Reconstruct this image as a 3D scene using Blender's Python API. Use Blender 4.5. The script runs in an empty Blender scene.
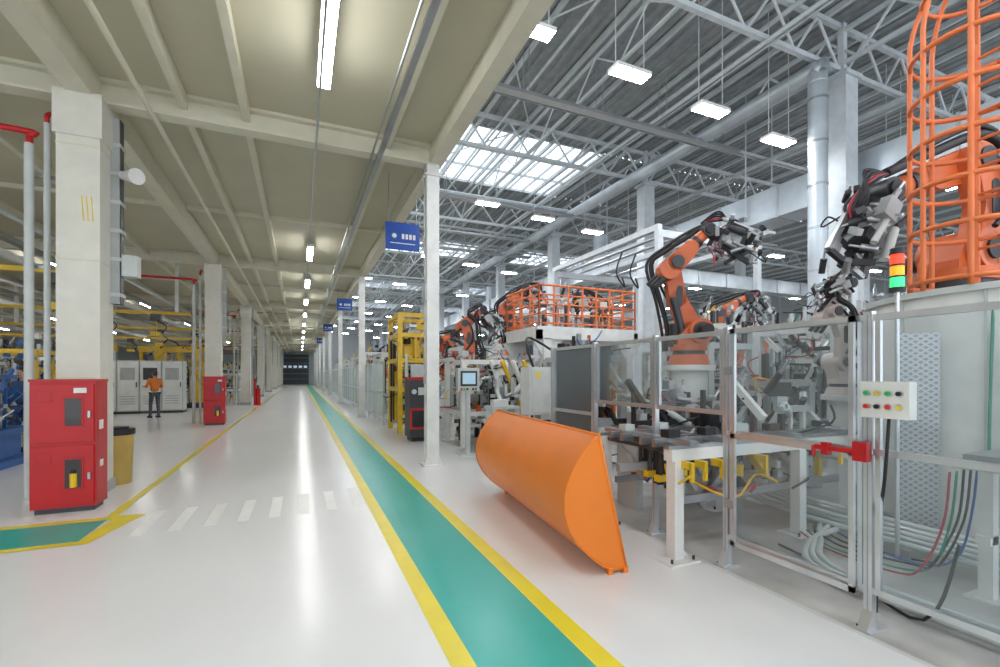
import bpy, math, random
from mathutils import Vector, Matrix
S=bpy.context.scene
try:
    S.view_settings.view_transform='Standard'
except Exception as e: print(e)

# ---------------- materials ----------------
def mat(name,c,r=.5,m=0.,var=.10,scale=4.,coat=0.,bump=0.):
    M=bpy.data.materials.new(name); M.use_nodes=True
    N=M.node_tree.nodes; L=M.node_tree.links; b=N['Principled BSDF']
    tc=N.new('ShaderNodeTexCoord'); n=N.new('ShaderNodeTexNoise'); n.inputs['Scale'].default_value=scale
    n.inputs['Detail'].default_value=4
    L.new(tc.outputs['Object'],n.inputs['Vector'])
    cr=N.new('ShaderNodeValToRGB')
    cr.color_ramp.elements[0].position=.3; cr.color_ramp.elements[1].position=.7
    lo=[max(0,x*(1-var)) for x in c]; hi=[min(1,x*(1+var*.6)) for x in c]
    cr.color_ramp.elements[0].color=(*lo,1); cr.color_ramp.elements[1].color=(*hi,1)
    L.new(n.outputs['Fac'],cr.inputs['Fac']); L.new(cr.outputs['Color'],b.inputs['Base Color'])
    b.inputs['Roughness'].default_value=r; b.inputs['Metallic'].default_value=m
    return M
def emis(name,c,s):
    M=bpy.data.materials.new(name); M.use_nodes=True; N=M.node_tree.nodes
    b=N['Principled BSDF']; b.inputs['Base Color'].default_value=(*c,1)
    b.inputs['Emission Color'].default_value=(*c,1); b.inputs['Emission Strength'].default_value=s
    return M
def clear(name,tint,gl=.12,diff=0.):
    M=bpy.data.materials.new(name); M.use_nodes=True; N=M.node_tree.nodes; L=M.node_tree.links
    N.remove(N['Principled BSDF']); out=N['Material Output']
    t=N.new('ShaderNodeBsdfTransparent'); t.inputs[0].default_value=(*tint,1)
    g=N.new('ShaderNodeBsdfGlossy'); g.inputs['Roughness'].default_value=.04; g.inputs[0].default_value=(.9,.95,1,1)
    lw=N.new('ShaderNodeLayerWeight'); lw.inputs[0].default_value=gl
    mx=N.new('ShaderNodeMixShader'); L.new(lw.outputs['Fresnel'],mx.inputs[0]); L.new(t.outputs[0],mx.inputs[1]); L.new(g.outputs[0],mx.inputs[2])
    if diff:
        d=N.new('ShaderNodeBsdfDiffuse'); d.inputs[0].default_value=(.85,.9,.9,1)
        m2=N.new('ShaderNodeMixShader'); m2.inputs[0].default_value=diff
        L.new(mx.outputs[0],m2.inputs[1]); L.new(d.outputs[0],m2.inputs[2]); L.new(m2.outputs[0],out.inputs[0])
    else: L.new(mx.outputs[0],out.inputs[0])
    return M
ORANGE=mat('robot_orange',(.60,.125,.035),.38,var=.15)
CAGE=mat('cage_orange',(.74,.18,.05),.45)
BINO=mat('container_orange',(.84,.22,.02),.42,var=.06,scale=2)
BLACK=mat('black_rubber',(.015,.015,.017),.5)
DARK=mat('dark_steel',(.06,.06,.065),.4,.5)
STEEL=mat('galvanised_steel',(.42,.44,.46),.35,.8)
ALU=mat('aluminium',(.66,.68,.70),.3,.8)
DUCT=mat('duct_metal',(.52,.57,.61),.4,.5,var=.2,scale=1.2)
WHITE=mat('white_paint',(.76,.76,.74),.4)
CREAM=mat('cream_column_paint',(.70,.68,.61),.5,var=.06)
CEIL=mat('ceiling_beige',(.52,.49,.37),.6,var=.05,scale=1)
BEAM=mat('beam_beige',(.66,.63,.51),.55,var=.05)
ROOF=mat('roof_sheet_grey',(.30,.32,.33),.5,.1,var=.15)
TRUSS=mat('truss_grey_paint',(.60,.64,.67),.45,.0)
GREY=mat('grey_enamel',(.42,.44,.44),.45)
LGREY=mat('light_grey_enamel',(.56,.59,.58),.45)
PALE=mat('pale_robot_paint',(.55,.47,.44),.45)
RED=mat('fire_red',(.50,.006,.01),.38,var=.08)
YEL=mat('machine_yellow',(.78,.50,.02),.4,var=.12)
BLUE=mat('machine_blue',(.02,.12,.38),.4)
SIGNB=mat('sign_blue',(.01,.07,.36),.4)
COPPER=mat('copper_tip',(.6,.3,.15),.3,.9)
PGREEN=mat('walkway_green',(.025,.44,.38),.28,var=.07,scale=1.5)
PYEL=mat('floor_yellow',(.88,.72,.04),.3,var=.05)
PWHITE=mat('floor_white_line',(.99,.99,.95),.35)
GREENH=mat('hose_green',(.03,.25,.15),.4); REDH=mat('hose_red',(.40,.03,.05),.4); BLUEH=mat('hose_blue',(.03,.12,.38),.4)
BROWN=mat('beige_bin',(.55,.38,.10),.5)
DOOR=mat('door_dark',(.07,.09,.11),.5)
WALLM=mat('wall_panel',(.50,.53,.54),.6)
SKIN=mat('skin',(.55,.33,.23),.5); HAIR=mat('hair',(.05,.03,.02),.6); OVB=mat('overall_blue',(.03,.08,.22),.7); OVO=mat('vest_orange',(.8,.22,.03),.6); TRO=mat('trousers_grey',(.08,.09,.11),.7)
SCREEN=emis('hmi_screen',(.30,.45,.55),.5)
LAMP=emis('lamp_diffuser',(.97,.99,1),80)
TUBE=emis('tube_diffuser',(.98,.99,1),55)
GLR=emis('signal_red',(1,.05,.02),1.3); GLY=emis('signal_yellow',(1,.45,.02),.5); GLG=emis('signal_green',(.05,1,.25),1.0)
BUTR=mat('button_red',(.7,.03,.02),.4);BUTG=mat('button_green',(.03,.5,.1),.4);BUTY=mat('button_yellow',(.8,.6,.05),.4)
PANE=clear('polycarbonate_pane',(.90,.93,.94),.2,.06)
PANEW=clear('frosted_pane',(.92,.96,.95),.12,.45)
SKYG=clear('skylight_glass',(.97,.98,1),.02)
DGLASS=mat('dark_glass',(.03,.02,.02),.05)
CHK=mat('checker_plate',(.40,.41,.42),.35,.4)
N=CHK.node_tree.nodes;L=CHK.node_tree.links
tc=N.new('ShaderNodeTexCoord')
rp=N.new('ShaderNodeValToRGB'); rp.color_ramp.elements[0].position=.45; rp.color_ramp.elements[1].position=.95
rp.color_ramp.elements[0].color=(.24,.25,.26,1); rp.color_ramp.elements[1].color=(.46,.47,.48,1)
ws=[]
for ang in (45,-45):
    mp=N.new('ShaderNodeMapping'); mp.inputs['Rotation'].default_value=(0,math.radians(ang),0); L.new(tc.outputs['Object'],mp.inputs[0])
    w=N.new('ShaderNodeTexWave'); w.bands_direction='Z'; w.inputs['Scale'].default_value=8; L.new(mp.outputs[0],w.inputs['Vector']); ws.append(w)
mm=N.new('ShaderNodeMath'); mm.operation='MAXIMUM'; L.new(ws[0].outputs['Fac'],mm.inputs[0]); L.new(ws[1].outputs['Fac'],mm.inputs[1])
L.new(mm.outputs[0],rp.inputs[0]); L.new(rp.outputs[0],N['Principled BSDF'].inputs['Base Color'])
bp=N.new('ShaderNodeBump'); bp.inputs['Strength'].default_value=.5; L.new(mm.outputs[0],bp.inputs['Height']); L.new(bp.outputs['Normal'],N['Principled BSDF'].inputs['Normal'])

# ---------------- mesh builder ----------------
class B:
    def __init__(s,name): s.n=name; s.v=[]; s.f=[]; s.mi=[]; s.sm=[]; s.ms=[]
    def mid(s,m):
        if m not in s.ms: s.ms.append(m)
        return s.ms.index(m)
    def add(s,vs,fs,m,smooth=False):
        o=len(s.v); s.v+= [tuple(v) for v in vs]; k=s.mid(m)
        for f in fs:
            s.f.append(tuple(i+o for i in f)); s.mi.append(k); s.sm.append(smooth)
    def box(s,x0,x1,y0,y1,z0,z1,m):
        vs=[(x,y,z) for z in (z0,z1) for y in (y0,y1) for x in (x0,x1)]
        s.add(vs,[(0,2,3,1),(4,5,7,6),(0,1,5,4),(2,6,7,3),(0,4,6,2),(1,3,7,5)],m)
    def obox(s,c,d,sz,m,up=(0,0,1)):
        d=Vector(d).normalized(); up=Vector(up)
        if abs(d.dot(up))>.99: up=Vector((0,1,0))
        y=up.cross(d).normalized(); z=d.cross(y)
        c=Vector(c); vs=[c+d*(sz[0]*a)+y*(sz[1]*b)+z*(sz[2]*e) for e in (-.5,.5) for b in (-.5,.5) for a in (-.5,.5)]
        s.add(vs,[(0,2,3,1),(4,5,7,6),(0,1,5,4),(2,6,7,3),(0,4,6,2),(1,3,7,5)],m)
    def beam(s,p,q,w,h,m):
        p=Vector(p);q=Vector(q); s.obox((p+q)/2,q-p,((q-p).length,w,h),m)
    def cyl(s,p,q,r,m,r2=None,n=12):
        p=Vector(p);q=Vector(q); d=(q-p).normalized(); r2=r if r2 is None else r2
        a=Vector((0,0,1)) if abs(d.z)<.9 else Vector((1,0,0))
        u=d.cross(a).normalized(); w=d.cross(u)
        vs=[]
        for c,rr in ((p,r),(q,r2)):
            for i in range(n):
                t=2*math.pi*i/n; vs.append(c+u*rr*math.cos(t)+w*rr*math.sin(t))
        s.add(vs,[(i,i+n,(i+1)%n+n,(i+1)%n) for i in range(n)],m,n>6)
        s.add(vs[:n],[tuple(range(n))],m); s.add(vs[n:],[tuple(range(n-1,-1,-1))],m)
    def tube(s,pts,r,m,n=6,sub=5,cl=False):
        P=[Vector(p) for p in pts]
        if sub>1 and len(P)>2:
            Q=[]
            for i in range(len(P)-1):
                p0=P[max(i-1,0)];p1=P[i];p2=P[i+1];p3=P[min(i+2,len(P)-1)]
                for k in range(sub):
                    t=k/sub
                    Q.append(.5*((2*p1)+(p2-p0)*t+(2*p0-5*p1+4*p2-p3)*t*t+(3*p1-p0-3*p2+p3)*t**3))
            Q.append(P[-1]); P=Q
        vs=[]; u=None
        for i,p in enumerate(P):
            d=(P[min(i+1,len(P)-1)]-P[max(i-1,0)])
            if d.length<1e-6: d=Vector((0,0,1))
            d.normalize()
            if u is None:
                a=Vector((0,0,1)) if abs(d.z)<.9 else Vector((1,0,0)); u=d.cross(a).normalized()
            else:
                u=(u-d*u.dot(d)); u=u.normalized() if u.length>1e-6 else d.orthogonal().normalized()
            w=d.cross(u)
            for k in range(n):
                t=2*math.pi*k/n; vs.append(p+u*r*math.cos(t)+w*r*math.sin(t))
        fs=[]
        for i in range(len(P)-1):
            for k in range(n): fs.append((i*n+k,(i+1)*n+k,(i+1)*n+(k+1)%n,i*n+(k+1)%n))
        fs.append(tuple(range(n))); fs.append(tuple(range(len(vs)-1,len(vs)-n-1,-1)))
        s.add(vs,fs,m,True)
    def prism(s,poly,a,m,smooth=False):
        a=Vector(a); P=[Vector(p) for p in poly]; n=len(P)
        s.add(P+[p+a for p in P],[(i,(i+1)%n,(i+1)%n+n,i+n) for i in range(n)],m,smooth)
        s.add(P,[tuple(range(n-1,-1,-1))],m); s.add([p+a for p in P],[tuple(range(n))],m)
    def ell(s,c,r,m,n=14,k=10,z0=-1.):
        vs=[]
        for j in range(k+1):
            zz=z0+(1-z0)*j/k; rr=math.sqrt(max(0,1-zz*zz))
            for i in range(n):
                t=2*math.pi*i/n; vs.append((c[0]+r[0]*rr*math.cos(t),c[1]+r[1]*rr*math.sin(t),c[2]+r[2]*zz))
        s.add(vs,[(j*n+i,j*n+(i+1)%n,(j+1)*n+(i+1)%n,(j+1)*n+i) for j in range(k) for i in range(n)],m,True)
    def done(s,bevel=0):
        me=bpy.data.meshes.new(s.n); me.from_pydata(s.v,[],s.f)
        for m in s.ms: me.materials.append(m)
        me.polygons.foreach_set('material_index',s.mi); me.polygons.foreach_set('use_smooth',s.sm); me.update()
        o=bpy.data.objects.new(s.n,me); S.collection.objects.link(o)
        if bevel:
            b=o.modifiers.new('bevel','BEVEL'); b.width=bevel; b.segments=2; b.limit_method='ANGLE'; b.angle_limit=1.0
        return o
R=random.Random(7)
XR=44

# ---------------- floor ----------------
fm=mat('floor_epoxy_white',(.87,.87,.88),.2,var=.03,scale=.6)
N=fm.node_tree.nodes;L=fm.node_tree.links;pb=N['Principled BSDF']
src=pb.inputs['Base Color'].links[0].from_socket
tc=N.new('ShaderNodeTexCoord'); sx=N.new('ShaderNodeSeparateXYZ'); L.new(tc.outputs['Object'],sx.inputs[0])
gt=N.new('ShaderNodeMapRange'); gt.inputs['From Min'].default_value=3.15; gt.inputs['From Max'].default_value=3.22; L.new(sx.outputs['X'],gt.inputs['Value'])
n2=N.new('ShaderNodeTexNoise'); n2.inputs['Scale'].default_value=2.2; n2.inputs['Detail'].default_value=8; L.new(tc.outputs['Object'],n2.inputs['Vector'])
cr=N.new('ShaderNodeValToRGB'); cr.color_ramp.elements[0].position=.3; cr.color_ramp.elements[1].position=.7
cr.color_ramp.elements[0].color=(.36,.35,.33,1); cr.color_ramp.elements[1].color=(.56,.55,.53,1); L.new(n2.outputs['Fac'],cr.inputs['Fac'])
mx=N.new('ShaderNodeMix'); mx.data_type='RGBA'; L.new(gt.outputs[0],mx.inputs[0]); L.new(src,mx.inputs[6]); L.new(cr.outputs[0],mx.inputs[7]); L.new(mx.outputs[2],pb.inputs['Base Color'])
mr=N.new('ShaderNodeMapRange'); mr.inputs['To Min'].default_value=.21; mr.inputs['To Max'].default_value=.36; L.new(gt.outputs[0],mr.inputs['Value']); L.new(mr.outputs[0],pb.inputs['Roughness'])
b=B('floor'); b.box(-30,XR,-8,86,-.2,0,fm); b.done()

b=B('walkway_marking')
def strip(b,x0,x1,y0,y1,m,z=.003): b.add([(x0,y0,z),(x1,y0,z),(x1,y1,z),(x0,y1,z)],[(0,1,2,3)],m)
strip(b,.76,.89,-6,84,PYEL); strip(b,.89,1.49,-6,84,PGREEN); strip(b,1.49,1.63,-6,84,PYEL)
b.done()
b=B('side_aisle_marking')
strip(b,-2.0,-1.9,6.5,84,PYEL)
strip(b,-12,-1.9,6.38,6.5,PYEL); strip(b,-12,-1.95,5.66,6.38,PGREEN); strip(b,-12,-1.85,5.55,5.66,PYEL)
b.add([(-1.95,5.66,.0035),(-1.85,5.55,.0035),(-1.62,6.5,.0035),(-1.9,6.5,.0035)],[(0,1,2,3)],PYEL)
b.done()
b=B('crosswalk_marking')
for i in range(8):
    x=-1.56+i*.309; y=5.62+i*.03
    b.add([(x,y,.003),(x+.12,y,.003),(x+.12,y+.95,.003),(x,y+.95,.003)],[(0,1,2,3)],PWHITE)
b.done()

# ---------------- low ceiling ----------------
b=B('ceiling'); b.box(-30,2.3,-8,86,5.65,5.95,CEIL); b.done()
b=B('ceiling_beam_grid')
cy=[-2.1+10.1*k for k in range(0,9)]
for y in cy:
    b.box(-30,2.2,y-.12,y+.12,5.60,5.65,BEAM); b.box(-30,2.2,y-.02,y+.02,5.34,5.6,BEAM); b.box(-30,2.2,y-.12,y+.12,5.30,5.34,BEAM)
for x in (-26,-22,-18,-14,-11,-8.4,-6.4,-4.5,-1.55,-.75,1.36):
    b.box(x-.05,x+.05,-8,86,5.46,5.65,BEAM)
b.box(-2.78,-2.5,-8,86,5.28,5.65,BEAM)
b.box(2.1,2.32,-8,86,5.32,5.66,BEAM); b.box(2.26,2.36,-8,86,5.66,6.1,WHITE)
for y in [cy[0]+5.05+10.1*k for k in range(8)]: b.box(-30,2.1,y-.04,y+.04,5.56,5.65,BEAM)
b.box(1.18,1.26,-8,84,5.24,5.30,STEEL); b.cyl((1.10,-8,5.27),(1.10,84,5.27),.018,STEEL,n=6)
b.cyl((-1.9,-8,5.26),(-1.9,84,5.26),.035,BEAM,n=8)
b.box(.22,.25,-8,84,5.24,5.30,STEEL)
b.done()

def fluor(x,y,l=1.6,z=5.42):
    b=B('ceiling_tube_lamp')
    b.box(x-.08,x+.08,y-l/2,y+l/2,z-.09,z,WHITE)
    b.box(x-.075,x+.075,y-l/2+.02,y+l/2-.02,z-.13,z-.09,TUBE)
    b.cyl((x,y-l*.35,z),(x,y-l*.35,5.65),.012,STEEL,n=6); b.cyl((x,y+l*.35,z),(x,y+l*.35,5.65),.012,STEEL,n=6)
    b.done()
for y in (-4,.8,5.55,15.3,20.4,25.5,31,37,43,50,57,65,73): fluor(.28,y)
for x in (-7.5,-15,-22):
    for y in (-3,4,12,20.5,30,40,50,60,74): fluor(x,y)

# ---------------- left columns ----------------
for i,y in enumerate(cy):
    if y<0: continue
    b=B('clad_steel_column')
    x0,x1=-2.88,-2.43; y0,y1=y-.3,y+.18
    b.box(x0,x1,y0,y1,0,5.05,CREAM)
    b.box(x0-.03,x1+.03,y0-.03,y1+.03,4.72,5.3,CREAM)
    for z in (1.55,3.1,4.6): b.box(x0-.006,x1+.006,y0-.006,y1+.006,z,z+.02,BEAM)
    b.box(x0-.02,x1+.02,y0-.02,y1+.02,0,.15,GREY)
    b.box(x1,x1+.10,y1-.12,y1+.08,2.6,5.2,GREY); b.box(x1+.02,x1+.11,y1-.08,y1+.04,2.6,5.2,DARK if i==1 else GREY)
    for z in (2.7,3.2,3.6,4.0,4.4,4.8): b.box(x1,x1+.12,y1-.13,y1+.09,z,z+.05,LGREY)
    if i==1:
        for k in range(3): b.beam((-2.62+k*.05,y0-.002,3.95),(-2.60+k*.05,y0-.002,3.62),.012,.004,BUTY)
        b.box(x1+.12,x1+.3,y1-.1,y1+.08,3.0,3.3,LGREY)
    b.cyl((-3.22,y-.1,0),(-3.22,y-.1,4.6),.05,LGREY); b.cyl((-3.04,y-.1,0),(-3.04,y-.1,4.9),.035,LGREY)
    for z in (1.8,3.,4.2): b.box(-3.3,-2.86,y-.04,y+.0,z,z+.04,STEEL)
    b.tube([(-3.22,y-.1,4.6),(-3.22,y-.1,4.7),(-3.3,y-.1,4.76),(-5,y-.1,4.76),(-12,y-.1,4.76)],.04,RED,n=8)
    b.tube([(-3.04,y-.1,4.9),(-3.04,y-.1,5.0),(-3.04,y+.1,5.12),(-3.04,y+.4,5.14),(-3.04,y+1.2,5.14)],.03,RED,n=8)
    if i==1:
        b.cyl((-2.3,8.1,4.42),(-2.08,7.88,4.36),.05,WHITE,r2=.11,n=16); b.cyl((-2.36,8.16,4.44),(-2.28,8.08,4.42),.06,WHITE)
    b.done(.006)

def firecab(y):
    b=B('fire_hose_cabinet'); x0,x1=-2.81,-2.21; yf=y; yb=y+.34
    b.box(x0,x1,yf,yb,.06,1.54,RED); b.box(x0+.03,x1-.03,yf+.03,yb-.03,0,.06,DARK)
    b.box(x0-.01,x1+.01,yf-.012,yb,1.52,1.55,RED)
    for z0,z1 in ((.10,.78),(.82,1.49)):
        b.box(x0+.02,x1-.02,yf-.02,yf,z0,z1,RED)
        b.box(x0+.30,x1-.11,yf-.028,yf-.02,z0+.17,z1-.14,RED)
        b.box(x0+.32,x1-.13,yf-.032,yf-.027,z0+.19,z1-.16,DGLASS)
        b.box(x1-.07,x1-.045,yf-.045,yf-.02,z0+.28,z0+.36,STEEL)
        b.box(x0+.07,x0+.2,yf-.024,yf-.02,z1-.2,z1-.08,RED)
    b.cyl((x0+.40,yf-.035,.30),(x0+.40,yf-.035,.46),.035,YEL,n=10); b.cyl((x0+.40,yf-.035,.46),(x0+.40,yf-.035,.5),.02,BLACK,n=8)
    b.box(x1,x1+.004,yf+.08,yf+.2,.95,1.06,WHITE); b.box(x0+.40,x0+.52,yf-.034,yf-.028,1.39,1.45,WHITE)
    b.box(x1,x1+.004,yf+.1,yf+.2,.5,.58,WHITE)
    b.done(.006)
firecab(6.9); firecab(17.1)
b=B('fire_extinguisher_stand'); b.cyl((-2.05,27.6,0),(-2.05,27.6,.9),.12,RED); b.cyl((-2.05,27.6,.9),(-2.05,27.6,1.05),.05,BLACK); b.box(-2.25,-2.15,27.5,27.7,0,1.4,RED); b.done()
b=B('waste_bin'); x,y=-2.49,8.5
b.cyl((x,y,0),(x,y,.72),.18,BROWN,r2=.21,n=20); b.cyl((x,y,.72),(x,y,.80),.225,BLACK,n=20); b.cyl((x,y,.80),(x,y,.83),.15,BLACK,n=16)
b.done()

# ---------------- right columns ----------------
for k,y in enumerate(cy):
    if y<0: continue
    b=B('mezzanine_column'); x=2.15
    for s in (-1,1): b.box(x-.11,x+.11,y+s*.10-.008,y+s*.10+.008,0,5.32,WHITE)
    b.box(x-.008,x+.008,y-.1,y+.1,0,5.32,WHITE)
    b.box(x-.11,x-.09,y-.1,y+.1,0,5.32,WHITE)
    b.box(x-.18,x+.18,y-.18,y+.18,0,.03,WHITE)
    for s in (-1,1): b.prism([(x+s*.1,y-.13,.03),(x+s*.17,y-.13,.03),(x+s*.1,y-.13,.2)],(0,.02,0),WHITE)
    b.box(x-.15,x+.15,y-.15,y+.15,5.1,5.13,WHITE)
    if k==1:
        b.box(x-.15,x-.11,y-.12,y+.08,2.9,3.2,GREY); b.cyl((x-.13,y,3.2),(x-.13,y,5.3),.012,STEEL,n=6)
        b.box(x-.14,x-.11,y-.06,y+.04,1.45,1.6,GREY)
    b.done(.003)

def sign(y,x=1.9,z=4.12):
    b=B('hanging_sign')
    b.box(x-.34,x+.34,y-.02,y+.02,z,z+.54,SIGNB)
    for k in range(4): b.box(x-.02+k*.075,x+.03+k*.075,y-.028,y-.02,z+.22,z+.32,WHITE)
    b.cyl((x-.17,y-.028,z+.27),(x-.17,y-.02,z+.27),.07,BLUE,n=16); b.cyl((x-.17,y-.032,z+.27),(x-.17,y-.028,z+.27),.045,WHITE,n=16)
    b.box(x-.25,x+.25,y-.028,y-.02,z+.12,z+.135,WHITE)
    for s in (-.28,.28): b.cyl((x+s,y,z+.54),(x+s,y,5.65),.01,STEEL,n=6)
    b.done()
sign(9.3); sign(22.5,z=4.6); sign(36,z=4.8); sign(50,z=4.8)

# ---------------- main hall roof ----------------
def corr(b,x0,x1,y0,y1,z,m,p=.3,h=.05):
    n=max(1,int(round((x1-x0)/p))); p=(x1-x0)/n; vs=[];fs=[]
    xs=[]
    for i in range(n):
        a=x0+i*p
        xs+= [(a,0),(a+p*.4,0),(a+p*.5,h),(a+p*.9,h)]
    xs.append((x0+n*p,0))
    for (x,dz) in xs: vs+= [(x,y0,z+dz),(x,y1,z+dz)]
    for i in range(len(xs)-1): fs.append((2*i,2*i+1,2*i+3,2*i+2))
    b.add(vs,fs,m)
b=B('roof_deck'); RZ=10.3
bays0=[(4.2,11.0)]
bays=[(4.2,11.4),(14.7,22.2),(26,34)]
sky=[(15.0,19.6)]+[(29.0+14*k,32.8+14*k) for k in range(4)]
prev=-8
for (s0,s1) in sky:
    bb=bays0 if s0<16 else bays
    corr(b,1.5,XR,prev,s0,RZ,ROOF)
    e=1.5
    for (x0,x1) in bb: corr(b,e,x0,s0,s1,RZ,ROOF); e=x1
    corr(b,e,XR,s0,s1,RZ,ROOF)
    prev=s1
corr(b,1.5,XR,prev,86,RZ,ROOF)
b.done()
k=0
for (s0,s1) in sky:
    for (x0,x1) in (bays0 if s0<16 else bays):
        k+=1; b=B('window_%d'%k)
        for x in [x0+i*(x1-x0)/10 for i in range(11)]: b.box(x-.025,x+.025,s0,s1,RZ-.02,RZ+.08,TRUSS)
        for y in [s0+i*(s1-s0)/3 for i in range(4)]: b.box(x0,x1,y-.025,y+.025,RZ-.02,RZ+.08,TRUSS)
        b.add([(x0,s0,RZ+.09),(x1,s0,RZ+.09),(x1,s1,RZ+.09),(x0,s1,RZ+.09)],[(0,1,2,3)],SKYG)
        b.done()
def truss(b,p,q,h,n,w=.11,rd=.035):
    p=Vector(p);q=Vector(q);u=Vector((0,0,h))
    b.beam(p,q,w,w,TRUSS); b.beam(p+u,q+u,w,w,TRUSS)
    for i in range(n):
        a=p+(q-p)*(i/n); c=p+(q-p)*((i+1)/n); m=(a+c)/2
        b.cyl(a,m+u,rd,TRUSS,n=6); b.cyl(m+u,c,rd,TRUSS,n=6)
b=B('roof_truss_structure')
for y in range(0,85,7):
    truss(b,(2.4,y,9.05),(12.05,y,9.05),1.05,6); truss(b,(12.35,y,9.05),(26.4,y,9.05),1.05,9); truss(b,(26.6,y,9.05),(XR-.5,y,9.05),1.05,9)
    b.box(12.13,12.27,y-.07,y+.07,8.95,10.2,TRUSS)
truss(b,(12.2,-7,9.22),(12.2,84,9.22),.8,60,.09); truss(b,(7.2,-7,9.25),(7.2,84,9.25),.77,45,.07,.025)
for i in range(27):
    x=2.6+i*1.5
    b.box(x-.04,x+.04,-8,86,10.16,10.3,TRUSS)
for y in range(0,84,7):
    b.cyl((2.4,y,10.05),(7.2,y+7,10.05),.022,TRUSS,n=6); b.cyl((7.2,y,10.05),(2.4,y+7,10.05),.022,TRUSS,n=6)
b.done()
for y in range(0,85,7):
    for x in (12.2,26,38):
        b=B('hall_column')
        for s in (-1,1): b.box(x-.24,x+.24,y+s*.2-.015,y+s*.2+.015,0,8.94,TRUSS)
        b.box(x-.02,x+.02,y-.18,y+.18,0,8.94,TRUSS)
        b.box(x-.24,x-.21,y-.18,y+.18,0,8.94,TRUSS); b.box(x+.21,x+.24,y-.18,y+.18,0,8.94,TRUSS)
        b.box(x-.4,x+.4,y-.35,y+.35,0,.05,TRUSS)
        b.box(x-.32,x+.32,y-.28,y+.28,8.8,8.9,TRUSS)
        b.done()
def hlamp(x,y,z):
    b=B('hanging_lamp')
    b.box(x-.42,x+.42,y-.16,y+.16,z+.02,z+.09,WHITE); b.box(x-.40,x+.40,y-.14,y+.14,z,z+.02,LAMP)
    for s in (-.35,.35): b.cyl((x+s,y,z+.09),(x+s,y,10.2),.010,LGREY,n=5)
    b.done()
for y in (-.6,7.4,15.0,22.8,30.6,38.4,46.2,54,62,70):
    for i in range(4): hlamp(3.85+2.2*i,y,7.82-.225*i)
    for x in (15.2,18,21,24,29,34): hlamp(x,y,7.3)
b=B('ventilation_duct'); b.box(12.7,13.7,-4,80,6.2,7.1,DUCT)
for y in range(-3,80,2): b.box(12.67,13.73,y,y+.06,6.17,7.13,STEEL)
for y in range(3,80,7): b.box(12.6,13.9,y-.05,y+.05,6.1,6.17,TRUSS); b.cyl((13.8,y,6.1),(13.8,y,10.2),.02,TRUSS,n=6); b.cyl((12.62,y,6.1),(12.62,y,10.2),.02,TRUSS,n=6)
for y in (18.2,32,46):
    b.box(13.7,36,y-.4,y+.4,6.3,7.0,DUCT)
    for x in range(15,36,2): b.box(x,x+.06,y-.43,y+.43,6.27,7.03,STEEL)
    b.cyl((13.2,y,7.1),(13.2,y,8.2),.4,DUCT,n=18)
b.done()
b=B('round_duct')
b.cyl((11.1,6.9,2.6),(11.1,6.9,8.4),.2,DUCT,n=20); b.cyl((11.1,6.9,0),(11.1,6.9,2.6),.3,WHITE,n=20)
for z in range(3,9): b.cyl((11.1,6.9,z),(11.1,6.9,z+.05),.215,STEEL,n=20)
b.tube([(11.1,6.9,8.4),(11.1,6.95,8.65),(11.1,7.4,8.75),(11.1,14,8.75),(11.1,40,8.75)],.2,DUCT,n=14)
b.done()
b=B('roof_service_pipes')
for x,z,r in ((4.6,9.9,.05),(4.8,9.9,.03),(9.4,8.93,.05),(9.55,8.93,.03),(10.2,9.9,.06),(3.0,8.93,.04),(3.15,8.93,.025),(6.1,9.95,.04),(14.6,8.9,.08),(17,8.9,.06),(20,8.92,.05)):
    b.cyl((x,-7,z),(x,84,z),r,TRUSS,n=8)
for y in (10.3,17.3,21.5,24.5,35.3,42.2):
    b.box(2.5,12.6,y-.16,y-.13,8.55,8.63,STEEL); b.box(2.5,12.6,y+.13,y+.16,8.55,8.63,STEEL); b.box(2.5,12.6,y-.12,y+.1,8.56,8.6,GREY)
    for x in (3,5.2,7.4,9.6,11.8):
        b.cyl((x,y-.15,8.6),(x,y-.15,10.2),.012,STEEL,n=5); b.cyl((x,y+.15,8.6),(x,y+.15,10.2),.012,STEEL,n=5)
    b.cyl((2.5,y+.5,9.0),(25,y+.5,9.0),.05,TRUSS,n=8); b.cyl((2.5,y+.7,9.02),(25,y+.7,9.02),.03,TRUSS,n=8)
b.box(14.2,14.24,-4,80,7.5,7.6,STEEL); b.box(14.55,14.59,-4,80,7.5,7.6,STEEL); b.box(14.24,14.55,-4,80,7.5,7.54,GREY)
b.done()
# welding-line energy gantry over the cell
b=B('cell_energy_gantry')
for y in (8.85,13.9):
    b.box(8.05,8.2,y-.07,y+.07,0,5.0,TRUSS); b.box(11.55,11.7,y-.07,y+.07,0,5.0,TRUSS)
    b.box(8.05,11.7,y-.08,y+.08,5.0,5.18,TRUSS)
for x in (8.12,9.8,11.6):
    b.box(x-.07,x+.07,8.8,13.95,5.18,5.32,TRUSS)
for x in (8.7,9.2,10.6):
    b.cyl((x,8.8,5.25),(x,13.95,5.25),.05,STEEL,n=8); b.tube([(x,11,5.2),(x-.2,11,4.6),(x+.1,11,4.2),(x,11,4.5)],.025,BLACK,n=6)
b.done()

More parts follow.
